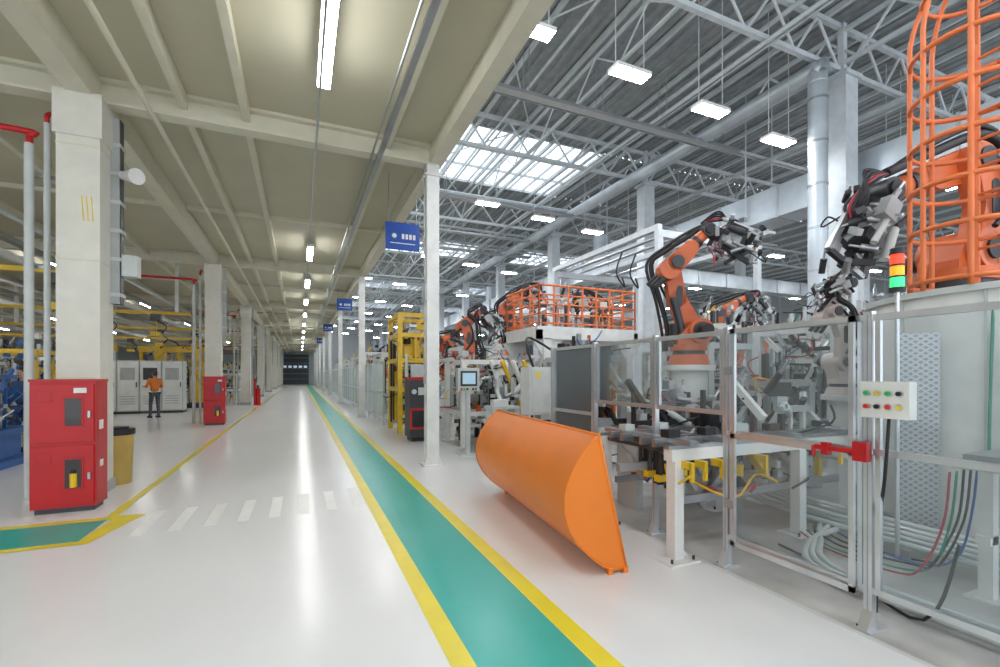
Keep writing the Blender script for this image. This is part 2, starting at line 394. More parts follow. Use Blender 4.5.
# walls
b=B('wall_end'); b.box(-30,XR,86,86.3,0,10.5,WALLM); b.done()
b=B('door_1'); b.box(-3.1,1.4,85.9,85.995,0,5.1,DOOR)
for z in (.9,1.8,2.7,3.6,4.5): b.box(-3.1,1.4,85.86,85.9,z,z+.05,GREY)
DL=emis('door_lights',(.7,.85,1),.5)
for i in range(5): b.box(-2.6+i*.8,-2.1+i*.8,85.85,85.9,2.85,3.2,DL)
b.done()
b=B('wall_left'); b.box(-30.3,-30,-8,86,0,6,WALLM); b.done()
b=B('wall_right'); b.box(XR,XR+.3,-8,86,0,10.5,WALLM)
for y in range(-8,86,3): b.box(XR-.1,XR,y-.05,y+.05,0,10.2,TRUSS)
b.done()

# ---------------- robot ----------------
def robot(name,base,yaw,sh,el,wr,tl,s=1.,ped=None,pc=None,arm=ORANGE,big=True,hose=True,gs=1.0,near=False):
    b=B(name); bx,by,z0=base; c,sn=math.cos(yaw),math.sin(yaw)
    def P(r,z,o=0): return Vector((bx+r*c-o*sn,by+r*sn+o*c,z))
    nrm=Vector((-sn,c,0))
    def link(p,q,r0,r1,t,o,m):
        ph=math.atan2(q[1]-p[1],q[0]-p[0]); pts=[]
        for i in range(9):
            a=ph+math.pi/2+math.pi*i/8; pts.append(P(p[0]+r0*math.cos(a),p[1]+r0*math.sin(a),o-t/2))
        for i in range(9):
            a=ph-math.pi/2+math.pi*i/8; pts.append(P(q[0]+r1*math.cos(a),q[1]+r1*math.sin(a),o-t/2))
        b.prism(pts,nrm*t,m)
    def axc(p,r,t,o,m): b.cyl(P(p[0],p[1],o-t/2),P(p[0],p[1],o+t/2),r,m,n=18)
    if ped is not None and z0>0.02:
        pm=pc or WHITE
        b.cyl((bx,by,ped),(bx,by,z0-.05),.34*s,pm,n=16); b.cyl((bx,by,ped),(bx,by,ped+.05),.55*s,pm,n=16); b.cyl((bx,by,z0-.08),(bx,by,z0),.48*s,pm,n=16)
    b.cyl((bx,by,z0),(bx,by,z0+.2*s),.40*s,arm,r2=.34*s,n=20); b.cyl((bx,by,z0+.2*s),(bx,by,z0+.28*s),.30*s,DARK,n=20)
    b.cyl((bx,by,z0+.28*s),(bx,by,z0+.40*s),.34*s,arm,n=20)
    link((0,z0+.42*s),sh,.28*s,.24*s,.38*s,0,arm)
    b.cyl(P(-.28*s,z0+.36*s,.0),P(-.28*s,z0+.8*s,0),.10*s,BLACK)
    axc(sh,.24*s,.52*s,0,arm); axc(sh,.17*s,.60*s,0,DARK); axc(sh,.11*s,.85*s,-.1*s,BLACK)
    mx_=(sh[0]*.5+el[0]*.5-.10*s,(sh[1]+el[1])/2)
    link(sh,mx_,.22*s,.165*s,.2*s,.2*s,arm); link(mx_,el,.165*s,.16*s,.2*s,.2*s,arm)
    link((mx_[0]+.01,mx_[1]-.1*s),(mx_[0]+.03*s,mx_[1]+.2*s),.07*s,.06*s,.215*s,.2*s,DARK)
    b.cyl(P(sh[0]-.28*s,sh[1]-.1*s,-.05),P(sh[0]*.5+el[0]*.5-.26*s,(sh[1]+el[1])/2,-.05),.075*s,DARK)
    axc(el,.18*s,.46*s,.05*s,arm); axc(el,.12*s,.54*s,.05*s,DARK)
    f=Vector((wr[0]-el[0],wr[1]-el[1])); fl=f.length; f/=fl; nn=Vector((-f.y,f.x))
    k=(el[0]+f.x*.4*fl,el[1]+f.y*.4*fl); o=-.02*s
    link((el[0]-f.x*.2*s,el[1]-f.y*.2*s),k,.19*s,.15*s,.32*s,o,arm)
    b.cyl(P(*k),P(*wr),.14*s,arm,r2=.095*s,n=16)
    k2=(el[0]+f.x*.62*fl,el[1]+f.y*.62*fl); k3=(el[0]+f.x*.7*fl,el[1]+f.y*.7*fl); b.cyl(P(*k2),P(*k3),.135*s,DARK,n=16)
    for d in (-.11,0,.11):
        q=(el[0]-f.x*.4*s+nn.x*d*s*.5,el[1]-f.y*.4*s+nn.y*d*s*.5)
        b.cyl(P(q[0]+f.x*.2*s,q[1]+f.y*.2*s,d*s),P(q[0]-f.x*.22*s,q[1]-f.y*.22*s,d*s),.05*s,BLACK)
    axc(wr,.13*s,.28*s,0,DARK); axc(wr,.09*s,.34*s,0,BLACK)
    s0=s; s=s*gs
    t=Vector((tl[0]-wr[0],tl[1]-wr[1])); tll=t.length; t/=tll; tn=Vector((-t.y,t.x))
    def T(a,bb,o=0): return P(wr[0]+t.x*a+tn.x*bb,wr[1]+t.y*a+tn.y*bb,o)
    b.cyl(T(.05*s,0),T(.2*s,0),.09*s,DARK)
    if big:
        D=T(1,0)-T(0,0)
        b.cyl(T(.2*s,0),T(.23*s,0),.13*s,STEEL,n=16)
        b.obox(T(.36*s,0),D,(.26*s,.2*s,.16*s),GREY)
        b.obox(T(.40*s,.2*s),D,(.3*s,.12*s,.1*s),BLACK)
        b.obox(T(.55*s,.0,.02),D,(.12*s,.26*s,.22*s),DARK)
        b.beam(T(.3*s,.26*s),T(tll,.28*s),.05*s,.06*s,STEEL); b.beam(T(tll,.28*s),T(tll,.06*s),.05*s,.05*s,DARK)
        b.cyl(T(tll,.08*s),T(tll,.0),.018*s,COPPER)
        b.beam(T(.3*s,-.12*s),T(tll,-.2*s),.05*s,.07*s,DARK); b.beam(T(tll,-.2*s),T(tll,-.04*s),.05*s,.05*s,STEEL)
        b.cyl(T(.3*s,-.2*s,.1*s),T(.75*tll,-.25*s,.1*s),.045*s,LGREY)
        b.cyl(T(.2*s,.1*s,-.15*s),T(.6*tll,.12*s,-.15*s),.05*s,DARK)
        b.cyl(T(.35*s,.02*s,.2*s),T(.8*tll,.05*s,.2*s),.03*s,LGREY); b.cyl(T(.35*s,-.1*s,-.2*s),T(.9*tll,-.08*s,-.16*s),.025*s,STEEL)
        b.obox(T(.3*s,.05*s,.2*s),D,(.2*s,.1*s,.16*s),GREY); b.obox(T(.62*s,.12*s,-.14*s),D,(.14*s,.1*s,.1*s),LGREY)
        for i,m in enumerate((BLACK,REDH,BLACK,BLACK,BLACK)):
            b.tube([T(-.1*s,.12*s,.1*s),T(.1*s,.26*s+.04*i*s,.15*s),T(.35*s,.32*s,.05*i*s),T(.5*s,.2*s,.05*s)],.016*s,m,n=5)
        if near:
            rg=random.Random(int(bx*10))
            for _ in range(42):
                a=rg.uniform(.1*s,tll*1.05); bb=rg.uniform(-.26*s,.3*s); oo=rg.uniform(-.2*s,.2*s); kk=rg.random(); p0=T(a,bb,oo)
                dd=Vector((rg.uniform(-1,1),rg.uniform(-1,1),rg.uniform(-1,1))).normalized()
                mm=rg.choice([DARK,STEEL,GREY,BLACK,GREY,DARK])
                if kk<.4: b.obox(p0,dd,(rg.uniform(.06,.2)*s,.05*s,.06*s),mm)
                elif kk<.8: b.cyl(p0-dd*.06*s,p0+dd*.08*s,.03*s,mm,n=10); b.cyl(p0+dd*.08*s,p0+dd*.17*s,.012*s,ALU,n=6)
                else: b.tube([p0,p0+dd*.15*s,p0+dd*.2*s+Vector((0,0,-.12*s)),T(.1*s,.1*s)],.010*s,rg.choice([BLACK,REDH,BLACK]),n=5)
    s=s0
    if hose:
        for dz,rr_ in ((0,.05),(.09,.03)):
            b.tube([P(-.35*s,z0+.3*s,(.3+dz)*s),P(sh[0]-(.45+dz)*s,sh[1]+.1*s,(.34+dz)*s),P((sh[0]+el[0])/2-(.38+dz)*s,(sh[1]+el[1])/2,.34*s),P(el[0]-(.36+dz)*s,el[1]+.05*s,.3*s),
                P(el[0]-.1*s,el[1]+(.30+dz)*s,.2*s),P((el[0]+wr[0])/2,(el[1]+wr[1])/2+(.25+dz)*s,.12*s),P(wr[0]+.05*s,wr[1]+.18*s,.08*s)],rr_*s,BLACK,n=8)
        b.tube([P(sh[0]+.1*s,sh[1]+.2*s,.36*s),P((sh[0]+el[0])/2-.2*s,(sh[1]+el[1])/2,.36*s),P(el[0]-.2*s,el[1]-.1*s,.34*s),P(el[0]+.1*s,el[1]+.24*s,.2*s)],.028*s,BLACK,n=8)
    return b.done(.012*s if big else 0)
YR=math.radians(-23.5)
robot('industrial_robot',(5.45,5.3,1.75),YR,(.12,2.26),(-.22,3.30),(.28,3.80),(1.0,3.50),.78,ped=0,gs=1.3,near=True)
robot('industrial_robot',(7.5,3.0,2.42),math.radians(172),(-.05,3.1),(.05,4.15),(1.25,3.72),(1.75,2.85),1.15,ped=None,gs=1.05,near=True)
robot('industrial_robot',(7.6,4.35,1.3),math.radians(165),(.1,1.8),(.25,2.55),(-.1,3.0),(.45,2.75),.6,ped=0,gs=1.1,near=True,arm=PALE)
robot('industrial_robot',(6.15,13.0,2.2),YR,(.1,2.8),(-.2,3.75),(.35,4.3),(.8,3.7),.95,ped=0,pc=WHITE,gs=1.2,near=True)
robot('industrial_robot',(4.35,11.9,1.5),math.radians(160),(.1,2.1),(.2,3.0),(-.3,3.4),(-.7,2.8),.8,ped=0,gs=1.2,near=True)
robot('industrial_robot',(8.3,11.8,1.9),math.radians(200),(.1,2.6),(-.2,3.6),(.6,4.0),(1.1,3.4),.85,ped=0,gs=1.2,near=True)
robot('industrial_robot',(9.6,8.0,1.6),YR,(.1,2.3),(-.3,3.1),(.4,3.5),(.9,2.9),.75,ped=0,gs=1.2,near=True)
for (x,y,ya) in ((10.4,10.8,20),(9.5,15.2,150),(5.2,18.4,0),(7,22,170),(4.8,27.6,10),(9,19.6,200),(10,28,30),(5,36,0),(8,40,180),(16,14,160),(18,20,20),(15.4,11.2,150),(19,12.4,190),(4.4,22.8,10),(16.5,7,170),(21,9,10),(6,20.5,160)):
    robot('industrial_robot',(x,y,1.4),math.radians(ya),(.2,2.0),(-.1+R.random()*.3,3.0),(.8,3.2+R.random()*.4),(1.3,2.8),.85,ped=0,gs=1.3)

# ---------------- clutter-built stations ----------------
def clutter(b,x0,x1,y0,y1,z0,z1,n,rr,pal,vert=.4):
    for _ in range(n):
        x=rr.uniform(x0,x1);y=rr.uniform(y0,y1);z=rr.uniform(z0,z1);m=rr.choice(pal);k=rr.random()
        if k<vert*.6:
            w=rr.uniform(.03,.08); h=rr.uniform(.3,.9); b.box(x-w/2,x+w/2,y-w/2,y+w/2,z0,min(z1,z0+h*(z1-z0)),m)
        elif k<.5:
            l=rr.uniform(.2,.6); a=rr.choice([(1,0,0),(0,1,0),(.7,0,.7),(0,.7,.7)]); b.obox((x,y,z),a,(l,.06,.07),m)
        elif k<.7:
            l=rr.uniform(.12,.3); d=Vector((rr.uniform(-1,1),rr.uniform(-1,1),rr.uniform(-.3,1))).normalized()
            b.cyl((x,y,z),Vector((x,y,z))+d*l,.035,rr.choice([STEEL,BLACK,LGREY]),n=8); b.cyl(Vector((x,y,z))+d*l,Vector((x,y,z))+d*l*1.6,.014,ALU,n=6)
        elif k<.86:
            s=rr.uniform(.05,.14); b.obox((x,y,z),(rr.uniform(-1,1),rr.uniform(-1,1),0.01),(s*1.5,s,s*1.2),m)
        else:
            p=[(x,y,z)]
            for i in range(3): p.append((p[-1][0]+rr.uniform(-.3,.3),p[-1][1]+rr.uniform(-.3,.3),max(z0,p[-1][2]+rr.uniform(-.35,.2))))
            b.tube(p,.012,rr.choice([BLACK,BLACK,BLACK,REDH,BLUEH,GREENH,YEL]),n=5,sub=4)
PALG=[LGREY,STEEL,DARK,GREY,WHITE,BLACK,STEEL,DARK]
def station(name,x0,x1,y0,y1,h,seed,frame=WHITE,pal=PALG,n=60,base=GREY,up=.5):
    rr=random.Random(seed); b=B(name)
    for x in (x0,x1):
        for y in (y0,y1):
            b.box(x-.06,x+.06,y-.06,y+.06,0,h,frame); b.box(x-.12,x+.12,y-.12,y+.12,0,.03,frame)
    for z in (.75,h):
        b.box(x0,x1,y0-.05,y0+.05,z-.06,z+.04,frame); b.box(x0,x1,y1-.05,y1+.05,z-.06,z+.04,frame)
        b.box(x0-.05,x0+.05,y0,y1,z-.06,z+.04,frame); b.box(x1-.05,x1+.05,y0,y1,z-.06,z+.04,frame)
    b.box(x0,x1,y0,y1,.78,.84,base)
    clutter(b,x0+.05,x1-.05,y0,y1,.84,h-.05,n,rr,pal)
    clutter(b,x0,x1,y0-.1,y1+.1,.1,.7,n//4,rr,pal)
    if up: clutter(b,x0,x1,y0,y1,h+.04,h+up,n//5,rr,pal,.9)
    b.done()
PALY=[YEL,YEL,LGREY,DARK,STEEL,WHITE,BLACK]
PALO=[ORANGE,YEL,LGREY,DARK,STEEL,BLACK]
station('welding_fixture',6.2,7.2,5.6,6.8,2.1,3,LGREY,PALG,190)
station('welding_fixture',8.2,9.4,4.8,6.2,2.4,4,WHITE,PALG,170)
station('welding_fixture',4.5,5.3,6.7,8.0,1.9,5,GREY,PALO,130)
station('welding_fixture',7.6,8.9,6.9,8.2,2.6,6,WHITE,PALG,130)
station('welding_fixture',9.9,10.9,4.2,5.8,2.7,7,LGREY,PALG,130)
station('welding_fixture',6.1,6.7,4.3,4.8,1.5,71,GREY,PALG,90)
station('assembly_station',3.3,4.3,9.6,10.8,1.9,8,WHITE,PALO+PALG,130,up=.3)
station('assembly_station',5.4,6.9,9.7,10.8,1.9,9,WHITE,PALY+PALG,140,up=0)
station('assembly_station',8.6,10.0,9.2,9.9,2.2,10,LGREY,PALG,90)
for i,(x,y) in enumerate(((3.8,15.8),(6.4,16.8),(3.9,20.2),(8,17),(3.8,25),(6.5,26),(3.8,31),(6.8,34),(3.8,38),(9.8,23.3),(10,32),(15,17),(17,26),(14.6,8.8),(18.5,10),(21,18),(4,47),(8,50),(14,40),(22,13),(23.5,9),(29,16))):
    station('assembly_station',x-.8,x+.9,y-1,y+1.2,2.1+R.random()*.8,20+i,R.choice([WHITE,LGREY,GREY]),R.choice([PALY,PALG,PALO]),60)
for i,(x,y) in enumerate(((-6.8,15.0),(-9.6,12.3),(-12.5,17),(-7.6,18.2),(-11,23),(-15,21),(-4.8,36),(-8,38),(-12,40),(-5,45),(-16,30),(-20,25),(-14,33),(-19,18),(-5,54),(-10,56),(-9.8,15.6),(-15.5,13),(-12.4,12.4),(-4.4,31),(-8.8,9.0),(-11.5,27),(-7,31))):
    station('assembly_station',x-1.1,x+1.1,y-.8,y+.8,1.5+R.random()*.9,60+i,R.choice([WHITE,LGREY,GREY,YEL]),R.choice([PALY,PALY,PALG+[YEL],PALY+[BLUE,BLUE]]),150,R.choice([BLUE,GREY,BLUE]))
# yellow handling machines beyond the cabinets
for (x,y) in ((-6.2,27.2),(-8.6,26.4),(-4.6,26.8),(-10.4,19.4),(-13.6,24.6)):
    b=B('yellow_handling_machine'); rr=random.Random(int(x*7+y))
    b.box(x-.5,x+.5,y-.4,y+.4,0,.25,DARK); b.box(x-.25,x+.25,y-.22,y+.22,.25,2.7,YEL)
    b.box(x-.9,x+.9,y-.14,y+.14,2.7,3.0,YEL); b.cyl((x-.8,y,2.7),(x-.8,y,2.1),.09,YEL); b.cyl((x+.8,y,2.7),(x+.8,y,1.9),.09,STEEL); b.box(x-1.0,x-.6,y-.25,y+.25,1.9,2.1,DARK)
    b.tube([(x,y-.2,2.9),(x+.3,y-.3,3.3),(x+.7,y-.2,3.1),(x+.8,y,2.6)],.03,BLACK)
    clutter(b,x-.7,x+.7,y-.35,y+.35,1.0,2.9,70,rr,[YEL,YEL,YEL,DARK,STEEL,LGREY]); b.done()

b=B('overhead_handling_rail')
for y in (12.5,19.5,26,33):
    b.box(-26,-3.6,y-.05,y+.05,3.72,3.82,YEL)
    for x in (-25,-18,-11,-4): b.box(x-.05,x+.05,y-.05,y+.05,3.82,5.65,WHITE)
    for x in (-21,-15,-9,-6,-4.6): b.box(x-.15,x+.15,y-.12,y+.12,3.5,3.72,DARK); b.cyl((x,y,3.5),(x,y,3.1),.02,YEL,n=6); b.box(x-.15,x+.15,y-.15,y+.15,2.95,3.1,YEL); b.tube([(x,y,3.5),(x+.3,y,3.3),(x+.1,y,3.0)],.02,BLACK,n=6)
for x in (-6,-10,-15):
    b.box(x-.05,x+.05,11,40,4.2,4.36,WHITE); b.box(x-.03,x+.03,20,20.06,4.3,5.65,WHITE); b.box(x-.03,x+.03,34,34.06,4.3,5.65,WHITE)
    b.box(x-.4,x-.2,9,44,4.75,4.85,STEEL); b.cyl((x+.5,9,4.9),(x+.5,44,4.9),.06,LGREY,n=8)
b.done()
b=B('blue_assembly_fixture')
b.box(-6.6,-4.6,9.9,11.7,0,.12,BLUE); b.box(-6.4,-4.8,10.1,11.5,.12,.55,BLUE); b.box(-6.55,-4.65,9.95,11.65,.55,.65,BLUE)
for x in (-6.3,-5.7,-5.0):
    b.box(x-.07,x+.07,10.2,10.35,.65,1.4,BLUE); b.box(x-.07,x+.25,10.2,10.35,1.3,1.42,BLUE); b.cyl((x+.2,10.27,1.3),(x+.2,10.27,1.0),.04,STEEL)
clutter(b,-6.4,-4.7,10.1,11.5,.65,1.6,170,random.Random(5),[BLUE,BLUE,BLUE,BLUE,STEEL,DARK,LGREY])
b.done()
b=B('control_cabinet_row')
for i in range(4):
    x=-7.6+i*.76; b.box(x,x+.74,23.4,24.1,.1,2.2,LGREY); b.box(x+.03,x+.71,23.38,23.4,.15,2.15,WHITE)
    b.box(x+.12,x+.6,23.36,23.38,1.4,1.9,GREY if i%2 else DARK); b.box(x+.64,x+.67,23.34,23.38,1.1,1.3,DARK); b.box(x,x+.74,23.42,24.08,0,.1,DARK)
    for z in (.4,.5,.6,.7): b.box(x+.12,x+.6,23.37,23.38,z,z+.03,GREY)
b.done()

# ---------------- workers (distant) ----------------
def worker(pos,yaw,topm,legm,reach):
    root=bpy.data.objects.new('factory_worker',None); S.collection.objects.link(root)
    def sk(name,V,E,Rr,m,rt=0):
        me=bpy.data.meshes.new(name); me.from_pydata(V,E,[]); me.materials.append(m)
        o=bpy.data.objects.new(name,me); S.collection.objects.link(o); o.parent=root
        md=o.modifiers.new('skin','SKIN'); 
        for i,r in enumerate(Rr):
            sv=me.skin_vertices[0].data[i]; sv.radius=(r if isinstance(r,tuple) else (r,r)); sv.use_root=(i==rt)
        md.use_smooth_shade=True
        ss=o.modifiers.new('sub','SUBSURF'); ss.levels=1; ss.render_levels=2
    hz=1.05+reach*.12; hy=.30+reach*.12
    # torso + arms
    V=[(0,0,.95),(0,.01,1.15),(0,0,1.35),(0,0,1.47),(.17,0,1.42),(.25,.03,1.15),(.20,hy,hz),(-.17,0,1.42),(-.25,.03,1.15),(-.20,hy,hz)]
    E=[(0,1),(1,2),(2,3),(2,4),(4,5),(5,6),(2,7),(7,8),(8,9)]
    sk('jacket',V,E,[(.16,.12),(.145,.11),(.17,.12),.065,.07,.052,.038,.07,.052,.038],topm)
    V=[(0,0,.96),(.09,0,.88),(.11,.02,.50),(.12,-.02,.10),(.12,.10,.05),(-.09,0,.88),(-.12,.03,.50),(-.14,-.01,.10),(-.14,.11,.05)]
    E=[(0,1),(1,2),(2,3),(3,4),(0,5),(5,6),(6,7),(7,8)]
    sk('trousers',V,E,[(.15,.11),.095,.062,.048,.04,.095,.062,.048,.04],legm)
    b=B('head_and_hands')
    b.cyl((0,0,1.44),(0,.01,1.56),.052,SKIN); b.ell((0,.015,1.64),(.075,.095,.12),SKIN)
    b.ell((0,-.005,1.665),(.084,.105,.115),HAIR,z0=.0); b.ell((0,-.03,1.63),(.08,.085,.10),HAIR,z0=-.6)
    b.cyl((0,.10,1.64),(0,.125,1.615),.012,SKIN,r2=.016,n=8)
    for sgn in (-1,1):
        b.ell((sgn*.03,.1,1.65),(.012,.01,.008),BLACK,n=8,k=6); b.ell((sgn*.078,.01,1.63),(.012,.025,.032),SKIN,n=8,k=6)
        hx=sgn*.20; b.obox((hx,hy+.06,hz),(0,1,-.05),(.10,.075,.03),SKIN)
        for f in range(4):
            l=(.06,.075,.07,.055)[f]; x=hx-.03+f*.02
            b.tube([(x,hy+.10,hz),(x,hy+.10+l*.6,hz-.01),(x,hy+.10+l,hz-.035)],.008,SKIN,n=6,sub=3)
        b.tube([(hx-sgn*.035,hy+.05,hz),(hx-sgn*.06,hy+.09,hz-.01),(hx-sgn*.06,hy+.12,hz-.02)],.010,SKIN,n=6,sub=3)
        sx_=.12 if sgn>0 else -.14
        b.box(sx_-.045,sx_+.045,-.08,.19,0,.07,BLACK)
    b.box(-.03,.03,.105,.115,1.585,1.592,REDH)
    o=b.done(); o.parent=root
    root.location=pos; root.rotation_euler=(0,0,yaw)
worker((-5.0,21.0,0),math.radians(30),OVO,TRO,1)
worker((-5.35,12.9,0),math.radians(160),OVB,OVB,1)
worker((-5.5,33.5,0),math.radians(-60),OVO,TRO,0)

# ---------------- orange container ----------------
b=B('orange_tipping_container')
L0=2.72; ang=math.atan2(.30,2.85)
ax=Vector((math.sin(ang),math.cos(ang),0)); side=Vector((-math.cos(ang),math.sin(ang),0))
o=Vector((2.40,3.02,0))
top=(.22,1.12); bot=(.10,.035)
prof=[]; n=24
for i in range(n+1):
    t=i/n
    bx_=bot[0]+(top[0]-bot[0])*t; bz_=bot[1]+(top[1]-bot[1])*t
    bul=.36*math.sin(math.pi*t)**.78
    d=Vector((top[1]-bot[1],-(top[0]-bot[0]))).normalized()
    prof.append((bx_+d.x*bul,bz_+d.y*bul))
prof=[(-.03,.035)]+prof
def PP(p,y): return o+side*p[0]+Vector((0,0,p[1]))+ax*y
vs=[];m_=len(prof)
for y in (0,L0):
    for p in prof: vs.append(PP(p,y))
b.add(vs,[(i,i+1,i+1+m_,i+m_) for i in range(1,m_-1)],BINO,True)
b.add([PP(prof[0],0),PP(prof[1],0),PP(prof[1],L0),PP(prof[0],L0)],[(0,1,2,3)],BINO)
b.add([PP(p,0.0) for p in prof],[tuple(range(m_))],BINO)
b.add([PP(p,L0) for p in prof],[tuple(range(m_-1,-1,-1))],BINO)
b.add([PP(prof[0],0),PP(prof[-1],0),PP(prof[-1],L0),PP(prof[0],L0)],[(0,1,2,3)],BINO)
for y in (0,L0):
    b.tube([PP(p,y) for p in prof],.010,BINO,n=6,sub=1)
b.tube([PP(prof[-1],-.01),PP(prof[-1],L0+.01)],.014,BINO,n=6); b.tube([PP(prof[0],-.01),PP(prof[0],L0+.01)],.012,BINO,n=6)
b.tube([PP(prof[0],0),PP(prof[-1],0)],.012,BINO,n=6)
for y in (-.01,L0-.1):
    for q in (-.02,.12):
        c=PP((q,0),y+.02); b.obox(c+Vector((0,0,.025)),ax,(.05,.04,.05),BINO)
b.done()

# ---------------- near fence ----------------
b=B('safety_fence'); X=3.3
posts=[-2.6,-1.5,-.4,.66,1.733,2.79,3.64,4.68,5.7]
for i,y in enumerate(posts):
    w=.024
    b.box(X-w,X+w,y-w,y+w,0,2.0,ALU)
    b.box(X-w-.002,X+w+.002,y-.004,y+.004,.05,1.98,STEEL)
    b.box(X-.09,X+.09,y-.05,y+.05,0,.012,ALU); b.prism([(X-.024,y-.03,.012),(X-.085,y-.03,.012),(X-.024,y-.03,.12)],(0,.06,0),ALU)
    for s in (-.07,.07): b.cyl((X+s,y+.03,.012),(X+s,y+.03,.03),.01,DARK,n=6)
for i in range(len(posts)-1):
    y0,y1=posts[i]+.03,posts[i+1]-.03
    lows=(.25,1.12,1.96) if not (2.7<posts[i]<4.6) else (1.28,1.96)
    for z in lows: b.box(X-.018,X+.018,y0-.006,y1+.006,z-.02,z+.02,ALU)
    for y in (y0+.02,y1-.02): b.box(X-.014,X+.014,y-.014,y+.014,lows[0],1.96,ALU)
    b.box(X-.003,X+.003,y0,y1,lows[0]+.02,1.94,PANE)
y0,y1=1.80,2.72
b.box(X-.05,X-.025,y0,y0+.03,.2,1.98,ALU); b.box(X-.05,X-.025,y1-.04,y1,.2,1.98,ALU)
for z in (.2,1.08,1.94): b.box(X-.05,X-.025,y0,y1,z,z+.04,ALU)
for z in (.5,1.6): b.box(X-.055,X-.02,y1-.03,y1+.06,z,z+.07,STEEL)
b.box(X-.10,X-.05,1.70,1.78,1.06,1.18,RED); b.box(X-.09,X-.055,1.78,2.02,1.10,1.13,RED); b.box(X-.10,X-.05,1.93,1.97,1.07,1.15,RED); b.cyl((X-.08,2.03,1.05),(X-.08,2.03,1.12),.012,RED)
b.box(X-.10,X-.025,1.48,1.73,1.34,1.56,WHITE)
for i,(m1,m2) in enumerate(((BUTG,BUTR),(BUTY,BLACK),(BUTG,BUTR),(BLACK,BUTY))):
    for j,mm in enumerate((m1,m2)):
        y=1.695-i*.056; z=1.49-j*.08; b.cyl((X-.10,y,z),(X-.108,y,z),.020,ALU,n=12); b.cyl((X-.108,y,z),(X-.122,y,z),.013,mm,n=12)
b.tube([(X-.06,1.6,1.34),(X-.06,1.62,1.0),(X+.05,1.7,.7),(X+.04,1.72,.1)],.010,BLACK,n=6)
b.done()

b=B('aisle_safety_fence')
y=14.9
while y<80:
    b.box(2.42,2.47,y-.025,y+.025,0,2.05,ALU); b.box(2.43,2.46,y,y+1.2,1.98,2.02,ALU); b.box(2.43,2.46,y,y+1.2,.2,.24,ALU); b.box(2.43,2.46,y,y+1.2,1.0,1.04,ALU)
    b.box(2.442,2.448,y,y+1.2,.24,1.98,PANEW); y+=1.2
b.done()

# ---------------- conveyor ----------------
b=B('transfer_conveyor')
for y in (3.05,4.05):
    for x in (2.98,4.6,5.4):
        b.box(x-.05,x+.05,y-.05,y+.05,.015,.86,WHITE); b.box(x-.16,x+.16,y-.13,y+.13,0,.018,WHITE)
        b.prism([(x+.05,y-.01,.02),(x+.14,y-.01,.02),(x+.05,y-.01,.12)],(0,.02,0),WHITE)
        for s in (-.12,.12): b.cyl((x+s,y-.09,.018),(x+s,y-.09,.05),.012,DARK,n=6)
    b.box(2.9,5.6,y-.05,y+.05,.86,.96,WHITE); b.box(2.88,5.6,y-.03,y+.03,.96,.99,STEEL)
for y in (3.25,3.42,3.7,3.88):
    b.box(2.92,5.6,y-.02,y+.02,.95,1.02,STEEL)
b.box(3.0,5.5,3.5,3.6,.93,1.0,DARK)
for i in range(13): x=3.0+i*.2; b.cyl((x,3.1,.93),(x,4.0,.93),.025,DARK,n=8)
for x in (3.05,3.5,4.4,5.2):
    b.box(x,x+.1,2.95,4.15,.99,1.03,STEEL); b.box(x,x+.14,3.2,3.3,1.03,1.10,BLACK); b.box(x,x+.12,3.8,3.9,1.03,1.09,LGREY)
for x in (3.0,3.15,3.35,3.9,5.0):
    b.box(x,x+.05,2.9,3.0,.80,.86,YEL); b.box(x,x+.03,2.88,2.91,.70,.86,YEL)
for x,y in ((3.05,3.3),(3.1,3.5),(3.2,3.75),(3.4,3.4)):
    b.cyl((x,y,.88),(x,y,.66),.02,DARK,n=6); b.box(x-.05,x+.05,y-.03,y+.03,.62,.68,YEL); b.cyl((x+.08,y,.9),(x+.08,y,.55),.03,BLACK,n=8)
b.box(3.1,5.5,3.1,3.14,.45,.52,STEEL); b.box(3.1,5.5,4.0,4.04,.45,.52,STEEL)
clutter(b,3.1,5.4,3.15,3.95,.5,.9,70,random.Random(11),[DARK,STEEL,GREY,GREY,GREY,BLACK,YEL,STEEL])
clutter(b,3.9,5.4,3.2,4.0,1.0,1.5,50,random.Random(12),PALG)
b.done()
b=B('dark_transfer_carriage')
b.box(3.6,4.9,4.3,4.75,.9,.98,STEEL); b.box(3.6,4.9,4.32,4.36,.98,1.06,DARK); b.box(3.6,4.9,4.64,4.7,.98,1.06,DARK)
for x in (3.7,4.8): b.box(x-.05,x+.05,4.35,4.7,0,.9,LGREY)
clutter(b,3.7,4.8,4.35,4.7,1.0,1.5,50,random.Random(13),PALG)
b.done()

# drum, cage, checker plate
b=B('machine_drum_enclosure'); cx,cyy,r=6.87,2.15,1.3
b.cyl((cx,cyy,0),(cx,cyy,2.36),r,WHITE,n=48); b.cyl((cx,cyy,2.36),(cx,cyy,2.42),r+.04,LGREY,n=48); b.cyl((cx,cyy,0),(cx,cyy,.12),r+.03,GREY,n=48)
for k in range(12):
    a=2*math.pi*k/12+.1; p=Vector((cx+math.cos(a)*(r+.002),cyy+math.sin(a)*(r+.002),0)); b.beam(p+Vector((0,0,.1)),p+Vector((0,0,2.36)),.02,.02,LGREY)
b.box(6.9,8.1,2.4,3.7,2.30,2.42,LGREY); b.box(7.2,7.8,3.3,3.6,0,2.3,LGREY)
